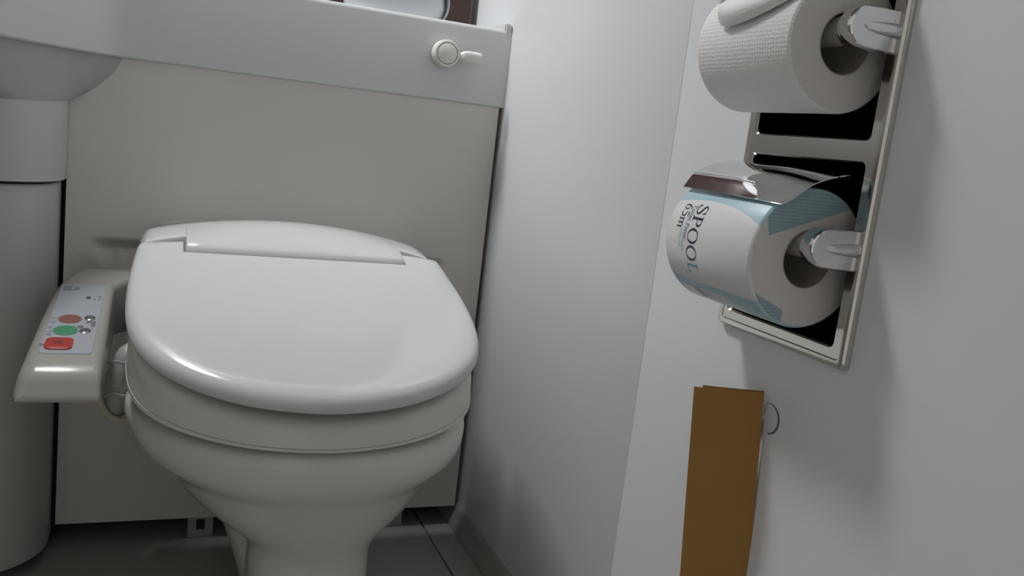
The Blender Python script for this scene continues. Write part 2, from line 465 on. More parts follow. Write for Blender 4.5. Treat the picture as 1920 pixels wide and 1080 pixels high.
PED_C = (-0.67, -0.02)
def ped_outline(edge, n=24, yb=0.15):
    """plan of the rounded pedestal corner, its right side at x = edge"""
    R = 0.093 + (edge + 0.5775)
    pts = [(edge, yb), (edge, PED_C[1])]
    for k in range(1, n + 1):
        a = -(PI / 2) * k / n
        pts.append((edge - R + R * math.cos(a), PED_C[1] + R * math.sin(a)))
    pts += [(-1.148, PED_C[1] - R), (-1.148, yb)]
    return pts
def basin():
    """smooth underside running from the counter edge down to the pedestal"""
    bm = bmesh.new()
    base = ped_outline(-0.573)
    K = 40
    lo = [Vector((x, y, 0)) for x, y in base[1:-2]]
    def resample(pts, k):
        L = [0]
        for a, b in zip(pts, pts[1:]): L.append(L[-1] + (b - a).length)
        out = []
        for i in range(k):
            s = L[-1] * i / (k - 1)
            out.append(Vector((interp(s, L, [p.x for p in pts]), interp(s, L, [p.y for p in pts]), 0)))
        return out
    up_src = smooth_pts([(x - 0.006, y + 0.005, 0) for x, y in front_line[5:-2]], 5)
    up_src = [Vector((-0.491, 0.012, 0)), Vector((-0.500, 0.006, 0)), Vector((-0.518, -0.004, 0))] + up_src
    lo_src = [Vector((-0.573, 0.012, 0))] + lo + [Vector((-0.80, PED_C[1] - 0.0975, 0))]
    up = resample(up_src, K); low = resample(lo_src, K)
    rows = []
    for t, h in ((0, 0.0), (0.06, 0.002), (0.2, 0.30), (0.4, 0.52), (0.6, 0.72), (0.8, 0.88), (0.92, 0.96), (1.0, 1.0)):
        z = LEDGE_B + 0.0008 - (LEDGE_B + 0.0008 - 0.596) * h
        rows.append([(u.x + (l.x - u.x) * t, u.y + (l.y - u.y) * t, z - (0.012 * t * i / (K - 1))) for i, (u, l) in enumerate(zip(up, low))])
    loft(bm, rows, False, False, closed=False)
    return child_world(link('basin_underside', bm_mesh(bm, 'basin'), 'basin_cream_shaded', None, True, sharp=60), vc)
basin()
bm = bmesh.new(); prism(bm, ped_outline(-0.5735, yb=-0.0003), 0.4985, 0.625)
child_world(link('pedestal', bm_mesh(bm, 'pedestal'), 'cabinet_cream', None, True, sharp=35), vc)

cb = bm = bmesh.new()
poly = ped_outline(-0.5795, yb=0.012)
ins = offset_poly(poly[::-1], [0.002] * len(poly))[::-1]
loft(bm, [[(x, y, 0.016) for x, y in ins], [(x, y, 0.018) for x, y in poly], [(x, y, 0.4925) for x, y in poly], [(x, y, 0.4945) for x, y in ins]])
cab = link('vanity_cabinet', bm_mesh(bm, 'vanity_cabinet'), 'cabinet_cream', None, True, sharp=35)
tag(cab, 'rounded cream base cabinet under the washbasin', 'cabinet')
box('plinth', (-1.148, -0.06, 0.0), (-0.62, 0.012, 0.0165), 'groove_grey', cab)
box('leak_block', (-1.148, 0.0122, 0.018), (-0.5740, 0.026, 0.4920), 'dark_void', cab)  # added black backing, stops light leaking through the gap beside the panel

# ------------------------------------------------------------------ flush lever on the ledge
fk = empty('flush_lever', (-0.1, -0.0035, 0.7195)); tag(fk, 'round white flush dial with a stubby lever on the ledge', 'flush lever')
bm = bmesh.new(); lathe(bm, [(0.0150, 0.0), (0.0185, -0.001), (0.0190, -0.004), (0.0188, -0.015), (0.0178, -0.0185), (0.0160, -0.0195), (0.0151, -0.0195), (0.0151, -0.0180)], 40, 'Y')
link('dial', bm_mesh(bm, 'dial'), 'dial_white', fk, True)
bm = bmesh.new(); lathe(bm, [(0.0152, -0.0170), (0.0152, -0.0186)], 40, 'Y')
link('dial_groove', bm_mesh(bm, 'dial_groove'), 'groove_grey', fk, True)
bm = bmesh.new(); lathe(bm, [(0.0142, -0.0180), (0.0142, -0.0193), (0.0136, -0.0198)], 40, 'Y')
link('dial_cap', bm_mesh(bm, 'dial_cap'), 'dial_white', fk, True)
def lever():
    bm = bmesh.new()
    xs = [(0.017, 0.0040), (0.0215, 0.0045), (0.024, 0.0070), (0.028, 0.0084), (0.034, 0.0088), (0.044, 0.0086), (0.0495, 0.0084), (0.0515, 0.0070)]
    rings = []
    for x, hz in xs:
        ring = []
        for (sy, sz) in ((-0.0190, -0.8), (-0.0200, -0.55), (-0.0200, 0.55), (-0.0190, 0.8), (-0.0165, 1.0), (-0.0100, 1.0), (-0.0100, -1.0), (-0.0165, -1.0)):
            ring.append((x, sy + (0.003 if x < 0.022 else 0), -0.001 + sz * hz))
        rings.append(ring)
    loft(bm, rings)
    link('lever_handle', bm_mesh(bm, 'lever'), 'dial_white', fk, True, sharp=50)
lever()

# ------------------------------------------------------------------ things on the ledge
tr = empty('amenity_tray', (-0.165, 0.05, LEDGE_T - 0.008)); tag(tr, 'white rounded amenity pouch lying on the ledge', 'pouch')
def pouch():
    bm = bmesh.new()
    rings = []
    for (s, z) in ((0.62, 0.0), (0.86, 0.003), (0.96, 0.012), (1.0, 0.026), (0.97, 0.042), (0.88, 0.054), (0.6, 0.062)):
        ring = []
        for k in range(40):
            a = 2 * PI * k / 40
            c, sn = math.cos(a), math.sin(a)
            ring.append((0.073 * s * math.copysign(abs(c) ** 0.45, c), 0.034 * s * math.copysign(abs(sn) ** 0.6, sn), z + 0.0015 * (1 + math.sin(5 * a))))
        rings.append(ring)
    loft(bm, rings)
    link('pouch_body', bm_mesh(bm, 'pouch'), 'tray_white', tr, True, sharp=80)
    bm = bmesh.new()
    pts = [(0.047 + 0.025 * math.cos(a), 0.0, 0.030 + 0.030 * math.sin(a)) for a in [(-PI / 2) + PI * k / 16 for k in range(17)]]
    rings = []
    for p in pts:
        rings.append([(p[0] + dx, y, p[2]) for dx, y in ((0.0, -0.030), (0.002, -0.030), (0.002, 0.030), (0.0, 0.030))])
    loft(bm, rings)
    link('pouch_rim', bm_mesh(bm, 'pouch_rim'), 'tray_rim', tr, True, sharp=60)
pouch()
bx = box('wooden_board', (-0.62, 0.165, LEDGE_T - 0.008), (-0.0135, 0.190, LEDGE_T + 0.62), 'brown_wood', None, 0.001)
tag(bx, 'dark brown wooden board standing at the back of the ledge', 'board')

# ------------------------------------------------------------------ toilet with bidet seat
XC = -0.304
toilet = empty('toilet', (XC, -0.25, 0.0)); tag(toilet, 'white ceramic toilet with closed bidet seat lid and side control arm', 'toilet')
def tpart(name, bm, m, parent=None, smooth=True, sharp=40):
    o = link(name, bm_mesh(bm, name), m, None, smooth, sharp=sharp)
    p = parent or toilet
    o.parent = p
    o.matrix_parent_inverse = Matrix.Translation(-Vector(toilet.location))
    return o
HW = [(-0.115, 0.1755), (-0.17, 0.1815), (-0.24, 0.1860), (-0.30, 0.1855), (-0.346, 0.1785), (-0.385, 0.1620), (-0.416, 0.1350), (-0.440, 0.0990), (-0.456, 0.0570), (-0.4635, 0.0)]
def side_curve(rear_y, sub=5):
    """right half outline from the rear to the tip (x offset, y)"""
    pts = [(w, y, 0) for y, w in HW]
    pts = smooth_pts(pts + [(-0.057, -0.456, 0)], sub)
    pts = [p for p in pts if p.x >= -1e-5]
    return [(p.x, p.y) for p in pts if p.y <= rear_y]
def plan(rear_y, rear_pts):
    """closed CCW outline seen from above: right side to the tip, left side back, then rear points"""
    r = side_curve(rear_y)
    w0 = interp(-rear_y, [-y for y, w in HW], [w for y, w in HW])
    r = [(w0, rear_y)] + r[:]
    left = [(-x, y) for x, y in r[::-1] if x > 1e-4]
    pts = r + left + rear_pts          # clockwise (right -> tip -> left)
    pts = [(XC + x, y) for x, y in pts]
    return pts[::-1]                   # CCW
lid_plane = lambda y: 0.480 + 0.30 * y
def make_lid():
    rear = [(-0.1300, -0.1575), (-0.1300, -0.1840), (0.1300, -0.1840), (0.1300, -0.1575)]
    poly = plan(-0.1630, rear)
    # extra points along the hinge edge
    fac = []
    for (x, y) in poly:
        if abs(x - XC) < 0.131 and y > -0.19: fac.append(0.06)
        else: fac.append(1.0)
    bm = bmesh.new()
    rings = []
    for ins, h in ((0.014, 0.004), (0.004, 0.0), (0.0012, 0.0008), (0.0, 0.003), (0.0003, 0.0075), (0.0016, 0.0112), (0.0042, 0.0140), (0.0085, 0.0160), (0.015, 0.0172), (0.024, 0.0178), (0.034, 0.0180)):
        pl = offset_poly(poly, [ins * f for f in fac])
        for i, (px, py) in enumerate(poly):
            if py > -0.1635 and abs(px - XC) > 0.14:      # outer ear corners only move sideways
                pl[i] = (px - math.copysign(min(ins, 0.036), px - XC), py - 0.06 * ins)
        rings.append([(x, y, lid_plane(y) + h + 0.0002) for x, y in pl])
    loft(bm, rings, True, True)
    return tpart('lid', bm, 'lid_plastic', sharp=45)
lid = make_lid()

seat_bot = lambda y: 0.3030 + 0.15 * (y + 0.46)
def make_seat():
    poly = plan(-0.118, [(-0.10, -0.10), (0.10, -0.10)])
    n = len(poly)
    bm = bmesh.new(); rings = []
    # top follows the lid underside with a small gap, wider towards the front
    gap = lambda y: 0.0035 + 0.010 * max(0, (-y - 0.25) / 0.21)
    for ins, t in ((0.034, 0.985), (0.024, 1.0), (0.015, 0.985), (0.0095, 0.93), (0.0060, 0.80), (0.0045, 0.55), (0.0035, 0.16)):
        pl = offset_poly(poly, [ins] * n)
        rings.append([(x, y, seat_bot(y) + (lid_plane(y) - gap(y) - seat_bot(y)) * t) for x, y in pl])
    rings = rings[::-1]
    loft(bm, rings)
    tpart('seat', bm, 'seat_plastic', sharp=50)
    bm = bmesh.new(); rings = []
    for ins, t in ((0.010, 0.0), (0.0045, 0.01), (0.0030, 0.03), (0.0030, 0.125), (0.0045, 0.145)):
        pl = offset_poly(poly, [ins] * n)
        rings.append([(x, y, seat_bot(y) + (lid_plane(y) - gap(y) - seat_bot(y)) * t) for x, y in pl])
    loft(bm, rings)
    tpart('seat_base', bm, 'seat_plastic', sharp=50)
make_seat()

zc = lambda dx: 0.4715 - 0.0125 * (dx / 0.13) ** 2
def make_unit():
    """rear housing; its middle runs forward over the hinge, its ends stop short of the lid ears"""
    bm = bmesh.new(); rings = []
    W = 0.1790; B = 0.1275 / W
    side = (1.0, 0.995, 0.975, 0.95, 0.90, 0.85, 0.79, B + 0.012, B + 0.001)
    mid = (B - 0.001, B - 0.010, 0.6, 0.45, 0.3, 0.15)
    ss = [(-v, 0) for v in side] + [(-v, 1) for v in mid] + [(0, 1)] + [(v, 1) for v in mid[::-1]] + [(v, 0) for v in side[::-1]]
    for s_, central in ss:
        dx = s_ * W
        e = max(0.0, (abs(s_) - 0.93) / 0.07)
        c = zc(dx) - 0.013 * e ** 2.4
        ib = 0.012 * e ** 2
        y0, y1 = -0.024 - ib, -0.1385 + ib * 0.2
        prof = [(y0, 0.325), (y0, c - 0.030), (y0 - 0.004, c - 0.014), (y0 - 0.015, c - 0.004), (-0.058, c - 0.0005), (-0.078, c)]
        if central:
            k = 0.0010 if abs(abs(s_) - B) < 0.002 else 0.0
            f = lambda t: (c - 0.0014) + (0.4530 - (c - 0.0014)) * t
            prof += [(-0.100, c - 0.0006), (-0.118, f(0.16) + 0.0010), (-0.138, f(0.45) + 0.0018), (-0.157, f(0.76) + 0.0014), (-0.169, 0.4532 - k), (-0.1755, 0.4508 - k), (-0.1800, 0.4462 - k), (-0.1818 + k, 0.4415), (-0.1820 + k, 0.400)]
        else:
            prof += [(-0.095, c - 0.0005), (-0.108, c - 0.0012), (-0.118, c - 0.0022), (y1 + 0.010, c - 0.0032), (y1 + 0.006, c - 0.0040), (y1 + 0.0015, c - 0.0058), (y1, c - 0.0095), (y1, c - 0.022), (y1, 0.325)]
        rings.append([(XC + dx * (1.0 + 0.05 * max(0, (c - z) / 0.1)), y, z) for y, z in prof])
    loft(bm, rings)
    tpart('bidet_unit', bm, 'lid_plastic', sharp=38)
    # small pivots showing in the corner gaps
    for sx in (-1, 1):
        bm = bmesh.new()
        x = XC + sx * 0.1288
        lathe(bm, [(0.0030, -0.0008), (0.0030, 0.0014)], 14, 'X', (x, -0.1790, 0.4335))
        tpart('hinge_pin', bm, 'groove_grey')
make_unit()

def make_bowl():
    """bowl, foot and pedestal as one smooth casting: plan rings from the floor to the rim"""
    bm = bmesh.new(); rings = []
    # z, half width, front y, rear y, front exponent
    spec = [(0.0, 0.074, -0.415, -0.240, 2.5), (0.012, 0.071, -0.411, -0.245, 2.5), (0.05, 0.066, -0.403, -0.25, 2.5), (0.11, 0.0645, -0.398, -0.25, 2.5),
            (0.142, 0.0655, -0.398, -0.24, 2.4), (0.156, 0.069, -0.400, -0.22, 2.3), (0.166, 0.079, -0.404, -0.19, 2.2), (0.174, 0.093, -0.408, -0.15, 2.1), (0.186, 0.113, -0.414, -0.11, 2.1),
            (0.200, 0.131, -0.421, -0.08, 2.1), (0.216, 0.147, -0.428, -0.06, 2.1), (0.231, 0.158, -0.435, -0.05, 2.1),
            (0.2370, 0.1625, -0.4385, -0.045, 2.1), (0.2425, 0.1685, -0.4425, -0.045, 2.1), (0.2500, 0.1765, -0.4480, -0.045, 2.15), (0.260, 0.1845, -0.4530, -0.045, 2.2), (0.273, 0.1880, -0.4565, -0.045, 2.2),
            (0.285, 0.1885, -0.4580, -0.045, 2.2), (0.2940, 0.1860, -0.4550, -0.047, 2.2), (0.2985, 0.1800, -0.4500, -0.05, 2.2), (0.3000, 0.1690, -0.440, -0.055, 2.2)]
    N = 72
    for z, hw, yf, yr, ex in spec:
        yc = yr - 0.45 * (yr - yf)          # widest point
        ring = []
        for k in range(N):
            a = 2 * PI * k / N
            c, s = math.cos(a), math.sin(a)
            e = 2.0 / ex if s < 0 else 2.0 / 3.2
            x = hw * math.copysign(abs(c) ** e, c)
            y = yc + (yc - yf if s < 0 else yr - yc) * math.copysign(abs(s) ** e, s)
            ring.append((XC + interp(z, [0, 0.16, 0.28, 0.30], [0.013, 0.013, 0.004, 0.003]) + x, y, z))
        rings.append(ring)
    loft(bm, rings)
    return tpart('bowl', bm, 'ceramic', sharp=70)
make_bowl()
def make_foot():
    """wider rear foot of the pedestal, seen behind the column"""
    bm = bmesh.new(); rings = []
    for z, hw, yf in ((0.0, 0.050, -0.27), (0.015, 0.052, -0.27), (0.06, 0.064, -0.27), (0.12, 0.084, -0.28), (0.16, 0.096, -0.29), (0.20, 0.10, -0.31)):
        ring = []
        for k in range(48):
            a = 2 * PI * k / 48
            c, s = math.cos(a), math.sin(a)
            ring.append((XC + 0.013 + hw * math.copysign(abs(c) ** 0.7, c), -0.175 + (-0.175 - yf if s < 0 else 0.125) * math.copysign(abs(s) ** 0.7, s), z))
        rings.append(ring)
    loft(bm, rings)
    tpart('rear_foot', bm, 'ceramic', sharp=60)
make_foot()

# control arm
def make_arm():
    bm = bmesh.new(); rings = []
    ztop = lambda y: interp(-y, [0.045, 0.07, 0.095, 0.115, 0.350, 0.358, 0.364, 0.370], [0.394, 0.396, 0.3915, 0.3855, 0.3550, 0.3510, 0.3450, 0.333])
    xl = lambda y: interp(-y, [0.045, 0.055, 0.07, 0.09, 0.115, 0.18, 0.36, 0.374], [-0.535, -0.548, -0.557, -0.565, -0.570, -0.573, -0.5755, -0.5755])
    xr = lambda y: interp(-y, [0.045, 0.09, 0.11, 0.36], [-0.470, -0.480, -0.508, -0.5055])
    zb = 0.3255
    ys = [-0.045, -0.05, -0.058, -0.07, -0.085, -0.1, -0.115, -0.15, -0.22, -0.29, -0.345, -0.352, -0.358, -0.363, -0.367, -0.3705, -0.3730, -0.3745]
    ftop = {-0.345: 0.3555, -0.352: 0.3535, -0.358: 0.3500, -0.363: 0.3460, -0.367: 0.3410, -0.3705: 0.3345, -0.3730: 0.3315, -0.3745: 0.3280}
    for y in ys:
        zt = ftop.get(y, ztop(y))
        a, b = xl(y), xr(y)
        h = zt - zb
        rr = min(0.013, h * 0.9); r2 = min(0.008, h * 0.6)
        prof = [(a + 0.004, zb), (a + 0.0012, zb + min(0.002, h * 0.2)), (a + 0.0012 + 0.03 * 0, zt - rr)]
        for k in range(1, 6):
            t = PI / 2 * k / 6
            prof.append((a + 0.0012 + rr * (1 - math.cos(t)), zt - rr + rr * math.sin(t)))
        prof.append((a + 0.0012 + rr, zt)); prof.append((b - r2, zt))
        for k in range(1, 5):
            t = PI / 2 * k / 5
            prof.append((b - r2 + r2 * math.sin(t), zt - r2 + r2 * math.cos(t)))
        prof += [(b, zt - r2), (b, zb + min(0.002, h * 0.2)), (b - 0.003, zb)]
        # sides lean outwards towards the bottom
        rings.append([(x + (0.010 * (zt - z) / 0.05 * (-1 if x < (a + b) / 2 else 0.15)) * (1 if y < -0.1 else 0.4), y, z) for x, z in prof])
    loft(bm, rings)
    return tpart('control_arm', bm, 'arm_plastic_shaded', sharp=50)
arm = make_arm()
AT = lambda y: interp(-y, [0.095, 0.115, 0.345], [0.3915, 0.3855, 0.3555])   # arm top height
def on_arm(x, y, h=0.0): return (x, y, AT(y) + h)
def apart(name, bm, m, parent=None, smooth=True, sharp=40):
    o = link(name, bm_mesh(bm, name), m, None, smooth, sharp=sharp)
    o.parent = parent or arm          # the arm's mesh is in world coordinates
    return o
def slab_on_arm(name, poly, h0, h1, m, dome=0.0):
    bm = bmesh.new()
    cx = sum(p[0] for p in poly) / len(poly); cy = sum(p[1] for p in poly) / len(poly)
    rings = [[on_arm(x, y, h0) for x, y in poly], [on_arm(x, y, h1) for x, y in poly]]
    if dome:
        rings.append([on_arm(cx + (x - cx) * 0.86, cy + (y - cy) * 0.86, h1 + dome * 0.7) for x, y in poly])
        rings.append([on_arm(cx + (x - cx) * 0.6, cy + (y - cy) * 0.6, h1 + dome) for x, y in poly])
    loft(bm, rings)
    return apart(name, bm, m, sharp=50)
def rrect(x0, x1, y0, y1, r, n=5):
    out = []
    for cx, cy, a0 in ((x1 - r, y1 - r, 0), (x0 + r, y1 - r, PI / 2), (x0 + r, y0 + r, PI), (x1 - r, y0 + r, 1.5 * PI)):
        for k in range(n + 1):
            a = a0 + PI / 2 * k / n
            out.append((cx + r * math.cos(a), cy + r * math.sin(a)))
    return out
def ell(cx, cy, rx, ry, n=28): return [(cx + rx * math.cos(2 * PI * k / n), cy + ry * math.sin(2 * PI * k / n)) for k in range(n)]
# label sheet, slightly trapezoid
lab = [(x - 0.0005, y) for x, y in rrect(-0.5625, -0.5165, -0.3255, -0.1165, 0.006)]
slab_on_arm('label_sheet', lab, -0.0015, 0.0006, 'label_white_shaded')
tag(slab_on_arm('button', ell(-0.5445, -0.2325, 0.0112, 0.0125), 0.0, 0.0011, 'button_brown', 0.0006), 'brown oval button')
tag(slab_on_arm('button', ell(-0.5455, -0.2650, 0.0115, 0.0135), 0.0, 0.0011, 'button_green', 0.0006), 'green oval button')
tag(slab_on_arm('button', rrect(-0.5600, -0.5355, -0.3165, -0.2870, 0.006), 0.0, 0.0018, 'button_red', 0.0010), 'red stop button')
for (x, y) in ((-0.5258, -0.2275), (-0.5275, -0.2650)):
    tag(slab_on_arm('button', ell(x, y, 0.0055, 0.0072, 20), 0.0, 0.0010, 'button_silver', 0.0009), 'small silver button')

def text_mesh(s, size, align='CENTER'):
    cu = bpy.data.curves.new('txt', 'FONT'); cu.body = s; cu.size = size; cu.align_x = align; cu.align_y = 'CENTER'
    cu.resolution_u = 3
    o = bpy.data.objects.new('txt', cu); COL.objects.link(o)
    dg = bpy.context.evaluated_depsgraph_get()
    me = bpy.data.meshes.new_from_object(o.evaluated_get(dg))
    vs = [v.co.copy() for v in me.vertices]; fs = [list(p.vertices) for p in me.polygons]
    bpy.data.objects.remove(o); bpy.data.curves.remove(cu); bpy.data.meshes.remove(me)
    return vs, fs
def arm_text(name, s, size, x, y, m='print_dark', stretch=1.0, h=0.0011):
    """letters whose tops point away from the bowl, reading towards the rear"""
    vs, fs = text_mesh(s, size)
    me = bpy.data.meshes.new(name)
    me.from_pydata([on_arm(x - v.y, y + v.x * stretch, h) for v in vs], [], fs); me.update()
    o = link(name, me, m); o.parent = arm
arm_text('print_mark', '止', 0.0075, -0.5612 - 0.0012, -0.3040, stretch=1.3, h=0.0012)
arm_text('print_mark', 'おしり', 0.0062, -0.5595, -0.2670, 'print_grey', 1.5)
arm_text('print_mark', 'ビデ', 0.0068, -0.5592, -0.2350, 'print_grey', 1.5)
arm_text('print_mark', '止', 0.010, -0.5480, -0.3020, stretch=1.3, h=0.0031)
arm_text('print_mark', '強', 0.006, -0.5255, -0.2400, 'print_dark', 1.4)
arm_text('print_mark', '弱', 0.006, -0.5325, -0.2540, 'print_dark', 1.4)
def dash(x0, x1, y0, y1, m, h=0.0011):
    bm = bmesh.new(); bm.faces.new([bm.verts.new(on_arm(x, y, h)) for x, y in ((x0, y0), (x1, y0), (x1, y1), (x0, y1))])
    apart('print_mark', bm, m, smooth=False)
for k in range(3):
    dash(-0.5600 + 0.0030 * k, -0.5580 + 0.0030 * k, -0.140, -0.124, 'print_grey')
dash(-0.5492, -0.5472, -0.138, -0.127, 'print_grey'); dash(-0.5462, -0.5447, -0.136, -0.126, 'print_grey')
dash(-0.5342, -0.5302, -0.1665, -0.1600, 'print_dark')
dash(-0.5262, -0.5248, -0.1700, -0.1660, 'print_grey'); dash(-0.5235, -0.5190, -0.1580, -0.1560, 'print_grey'); dash(-0.5215, -0.5200, -0.170, -0.158, 'print_grey')
for k in range(4):
    dash(-0.5235, -0.5190, -0.252 + 0.0045 * k, -0.2500 + 0.0045 * k, 'print_grey')

# water valve and hose loop between arm and bowl
bm = bmesh.new(); rings = []
for k in range(13):
    t = -1 + 2 * k / 12
    r = math.sqrt(max(0.0, 1 - t * t)) ** 0.8
    r = max(r * (1.12 - 0.42 * (t + 1) / 2), 0.05)
    ring = []
    for j in range(24):
        a = 2 * PI * j / 24
        ring.append((-0.4930 + 0.0190 * r * math.cos(a) + 0.006 * t, -0.215 + 0.030 * r * math.sin(a), 0.2990 + 0.043 * t))
    rings.append(ring)
loft(bm, rings); tpart('water_valve', bm, 'valve_plastic', sharp=80)
for dz in (0.022, -0.014):
    bm = bmesh.new()
    tube(bm, smooth_pts([(-0.5085, -0.236, 0.300 + dz), (-0.500, -0.246, 0.307 + dz), (-0.488, -0.246, 0.3045 + dz)], 5), 0.0014, 8)
    tpart('valve_rib', bm, 'valve_plastic')
bm = bmesh.new()
tube(bm, smooth_pts([(-0.5170, -0.240, 0.335), (-0.5150, -0.240, 0.300), (-0.5110, -0.240, 0.280), (-0.5010, -0.240, 0.2650), (-0.4860, -0.235, 0.2600), (-0.4700, -0.225, 0.2660), (-0.455, -0.20, 0.272)], 6), 0.0036, 12)
tpart('hose', bm, 'hose_cream')

# ------------------------------------------------------------------ double paper holder
PY0, PY1, PZ0, PZ1 = -0.7660, -0.6095, 0.4755, 0.7885
WY0, WY1 = -0.7525, -0.6200
WIN = ((0.4892, 0.6240), (0.6385, 0.7735))
PX = -0.0062
holder = empty('toilet_paper_holder', (0.0, -0.688, PZ0)); tag(holder, 'recessed double stainless steel toilet paper holder on the wall', 'paper holder')
def hpart(name, bm, m, smooth=True, sharp=40):
    o = link(name, bm_mesh(bm, name), m, None, smooth, sharp=sharp)
    o.parent = holder; o.matrix_parent_inverse = Matrix.Translation(-Vector(holder.location)); return o
def frame_plate():
    bm = bmesh.new()
    def rr(y0, y1, z0, z1, r, x, n=4):
        return [(x, a, b) for a, b in rrect(y0, y1, z0, z1, r, n)]
    # outer skirt: wall -> rolled edge -> face
    outer = []
    for ins, x, r in ((0.0, -0.0002, 0.004), (0.0, -0.0020, 0.004), (0.0006, -0.0042, 0.0045), (0.0020, -0.0058, 0.004), (0.0040, PX, 0.003), (0.0062, PX, 0.0025), (0.0072, PX + 0.0008, 0.002)):
        outer.append(rr(PY0 + ins, PY1 - ins, PZ0 + ins, PZ1 - ins, r, x))
    Vo = loft(bm, outer, False, False)
    # face with two windows
    fe = Vo[-1]
    loops = [[fe[i] for i in range(len(fe))]]
    wl = []
    for z0, z1 in WIN:
        rings = []
        for ins, x in ((0.0, PX + 0.0008), (-0.0, PX + 0.0010), (-0.0012, PX + 0.0026), (-0.0016, 0.004)):
            rings.append(rr(WY0 - ins, WY1 + ins, z0 - ins, z1 + ins, 0.005, x))
        # ins negative shrinks the window
        V = loft(bm, rings, False, False)
        wl.append(V[0])
    edges = []
    for loop in [fe] + wl:
        for i in range(len(loop)):
            e = bm.edges.get((loop[i], loop[(i + 1) % len(loop)])) or bm.edges.new((loop[i], loop[(i + 1) % len(loop)]))
            edges.append(e)
    bmesh.ops.triangle_fill(bm, use_beauty=True, edges=edges)
    hpart('frame', bm, 'steel', sharp=30)
frame_plate()
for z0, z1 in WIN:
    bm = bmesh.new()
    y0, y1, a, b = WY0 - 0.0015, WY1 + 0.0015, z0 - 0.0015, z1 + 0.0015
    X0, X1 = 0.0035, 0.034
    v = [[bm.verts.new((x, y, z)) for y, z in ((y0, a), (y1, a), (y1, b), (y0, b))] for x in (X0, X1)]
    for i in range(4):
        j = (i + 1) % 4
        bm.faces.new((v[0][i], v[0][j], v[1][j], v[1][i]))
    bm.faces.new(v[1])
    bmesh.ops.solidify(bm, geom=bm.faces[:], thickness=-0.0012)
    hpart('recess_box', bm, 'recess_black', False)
ROLL_X = -0.0267
SPZ = (0.5615, 0.7115)
def holder_arm(zc_, ya, yb, side):
    """chrome arm: slab from the plate out to a rounded end, with a raised rib on its outer face; ya outer, yb inner"""
    bm = bmesh.new()
    x_end = -0.0325; R = 0.0138
    out = [(-0.0012, 0.0142), (-0.010, 0.0146), (-0.022, 0.0143), (x_end, R)]
    pts = list(out)
    for k in range(1, 12):
        a = PI / 2 + PI * k / 12
        pts.append((x_end + R * math.cos(a), R * math.sin(a)))
    pts += [(x, -z) for x, z in out[::-1]]
    rings = []
    for y, ins in ((yb, 0.0006), (yb + (ya - yb) * 0.1, 0.0), (ya - (ya - yb) * 0.25, 0.0), (ya - (ya - yb) * 0.06, 0.0004), (ya, 0.0012)):
        pl = offset_poly(pts, [ins if i not in (0, len(pts) - 1) else 0 for i in range(len(pts))])
        rings.append([(x, y, zc_ + z) for x, z in pl])
    loft(bm, rings)
    o = hpart('arm', bm, 'chrome', sharp=35)
    bm = bmesh.new(); rings = []
    for t in range(11):
        u = t / 10
        x = -0.002 - 0.034 * u
        w = 0.0048 * math.sqrt(max(0.0, 1 - u ** 2)) + 0.0002
        hgt = 0.0035 * math.sqrt(max(0.0, 1 - u ** 1.5)) + 0.0001
        ring = []
        for k in range(9):
            a = PI * k / 8
            ring.append((x, ya + side * (hgt * math.sin(a) - 0.0004), zc_ + 0.0005 + w * math.cos(a)))
        rings.append(ring)
    loft(bm, rings)
    rb = hpart('arm_rib', bm, 'chrome', sharp=60)
    rb.parent = o; rb.matrix_parent_inverse = Matrix.Identity(4)
for z in SPZ:
    holder_arm(z, -0.7600, -0.7480, -1)
    holder_arm(z, -0.6085, -0.6160, 1)
    bm = bmesh.new()
    lathe(bm, [(0.0125, -0.7482), (0.0132, -0.7465), (0.0132, -0.7425), (0.0120, -0.7410)], 32, 'Y', (-0.0290, 0, z))
    hpart('collar', bm, 'chrome', sharp=35)
    bm = bmesh.new()
    lathe(bm, [(0.0098, -0.7420), (0.0104, -0.7400), (0.0104, -0.6180), (0.0098, -0.6165)], 32, 'Y', (ROLL_X, 0, z))
    hpart('spindle', bm, 'spindle_cream', sharp=35)
def cover(dz):
    """bent chrome cover sheet over the roll"""
    bm = bmesh.new()
    near = [(0.0030, 0.6150), (-0.0120, 0.6136), (-0.0255, 0.6104), (-0.0390, 0.6054), (-0.0475, 0.5998), (-0.0555, 0.5938), (-0.0605, 0.5910), (-0.0650, 0.5890)]
    far = [(0.0030, 0.6172), (-0.0145, 0.6158), (-0.0310, 0.6130), (-0.0455, 0.6082), (-0.0545, 0.6032), (-0.0590, 0.5992), (-0.0620, 0.5950), (-0.0655, 0.5895)]
    nn = smooth_pts([(x, 0, z) for x, z in near], 4); ff = smooth_pts([(x, 0, z) for x, z in far], 4)
    rows = []
    K = 14
    for k in range(K + 1):
        t = k / K
        y = -0.7440 + (0.7440 - 0.6190) * t
        s = min(1.0, t / 0.55); s = s * s * (3 - 2 * s)
        rows.append([(a.x + (b.x - a.x) * s, y, a.z + (b.z - a.z) * s + dz) for a, b in zip(nn, ff)])
    top = [[bm.verts.new(p) for p in r] for r in rows]
    for a, b in zip(top, top[1:]):
        for i in range(len(a) - 1): bm.faces.new((a[i], a[i + 1], b[i + 1], b[i]))
    bmesh.ops.recalc_face_normals(bm, faces=bm.faces)
    bmesh.ops.solidify(bm, geom=bm.faces[:], thickness=0.0008)
    o = hpart('cover', bm, 'chrome', sharp=50)
    # pressed crease along the front of the sheet
    bm = bmesh.new()
    i0 = next(i for i, p in enumerate(ff) if p.x < -0.0560)
    tube(bm, [(r[i0][0] - 0.0003, r[i0][1], r[i0][2] + 0.0006) for r in rows[5:]], 0.0005, 6)
    c = hpart('crease', bm, 'chrome'); c.parent = o; c.matrix_parent_inverse = Matrix.Identity(4)
    return o
cover(0.0); cover(0.150)

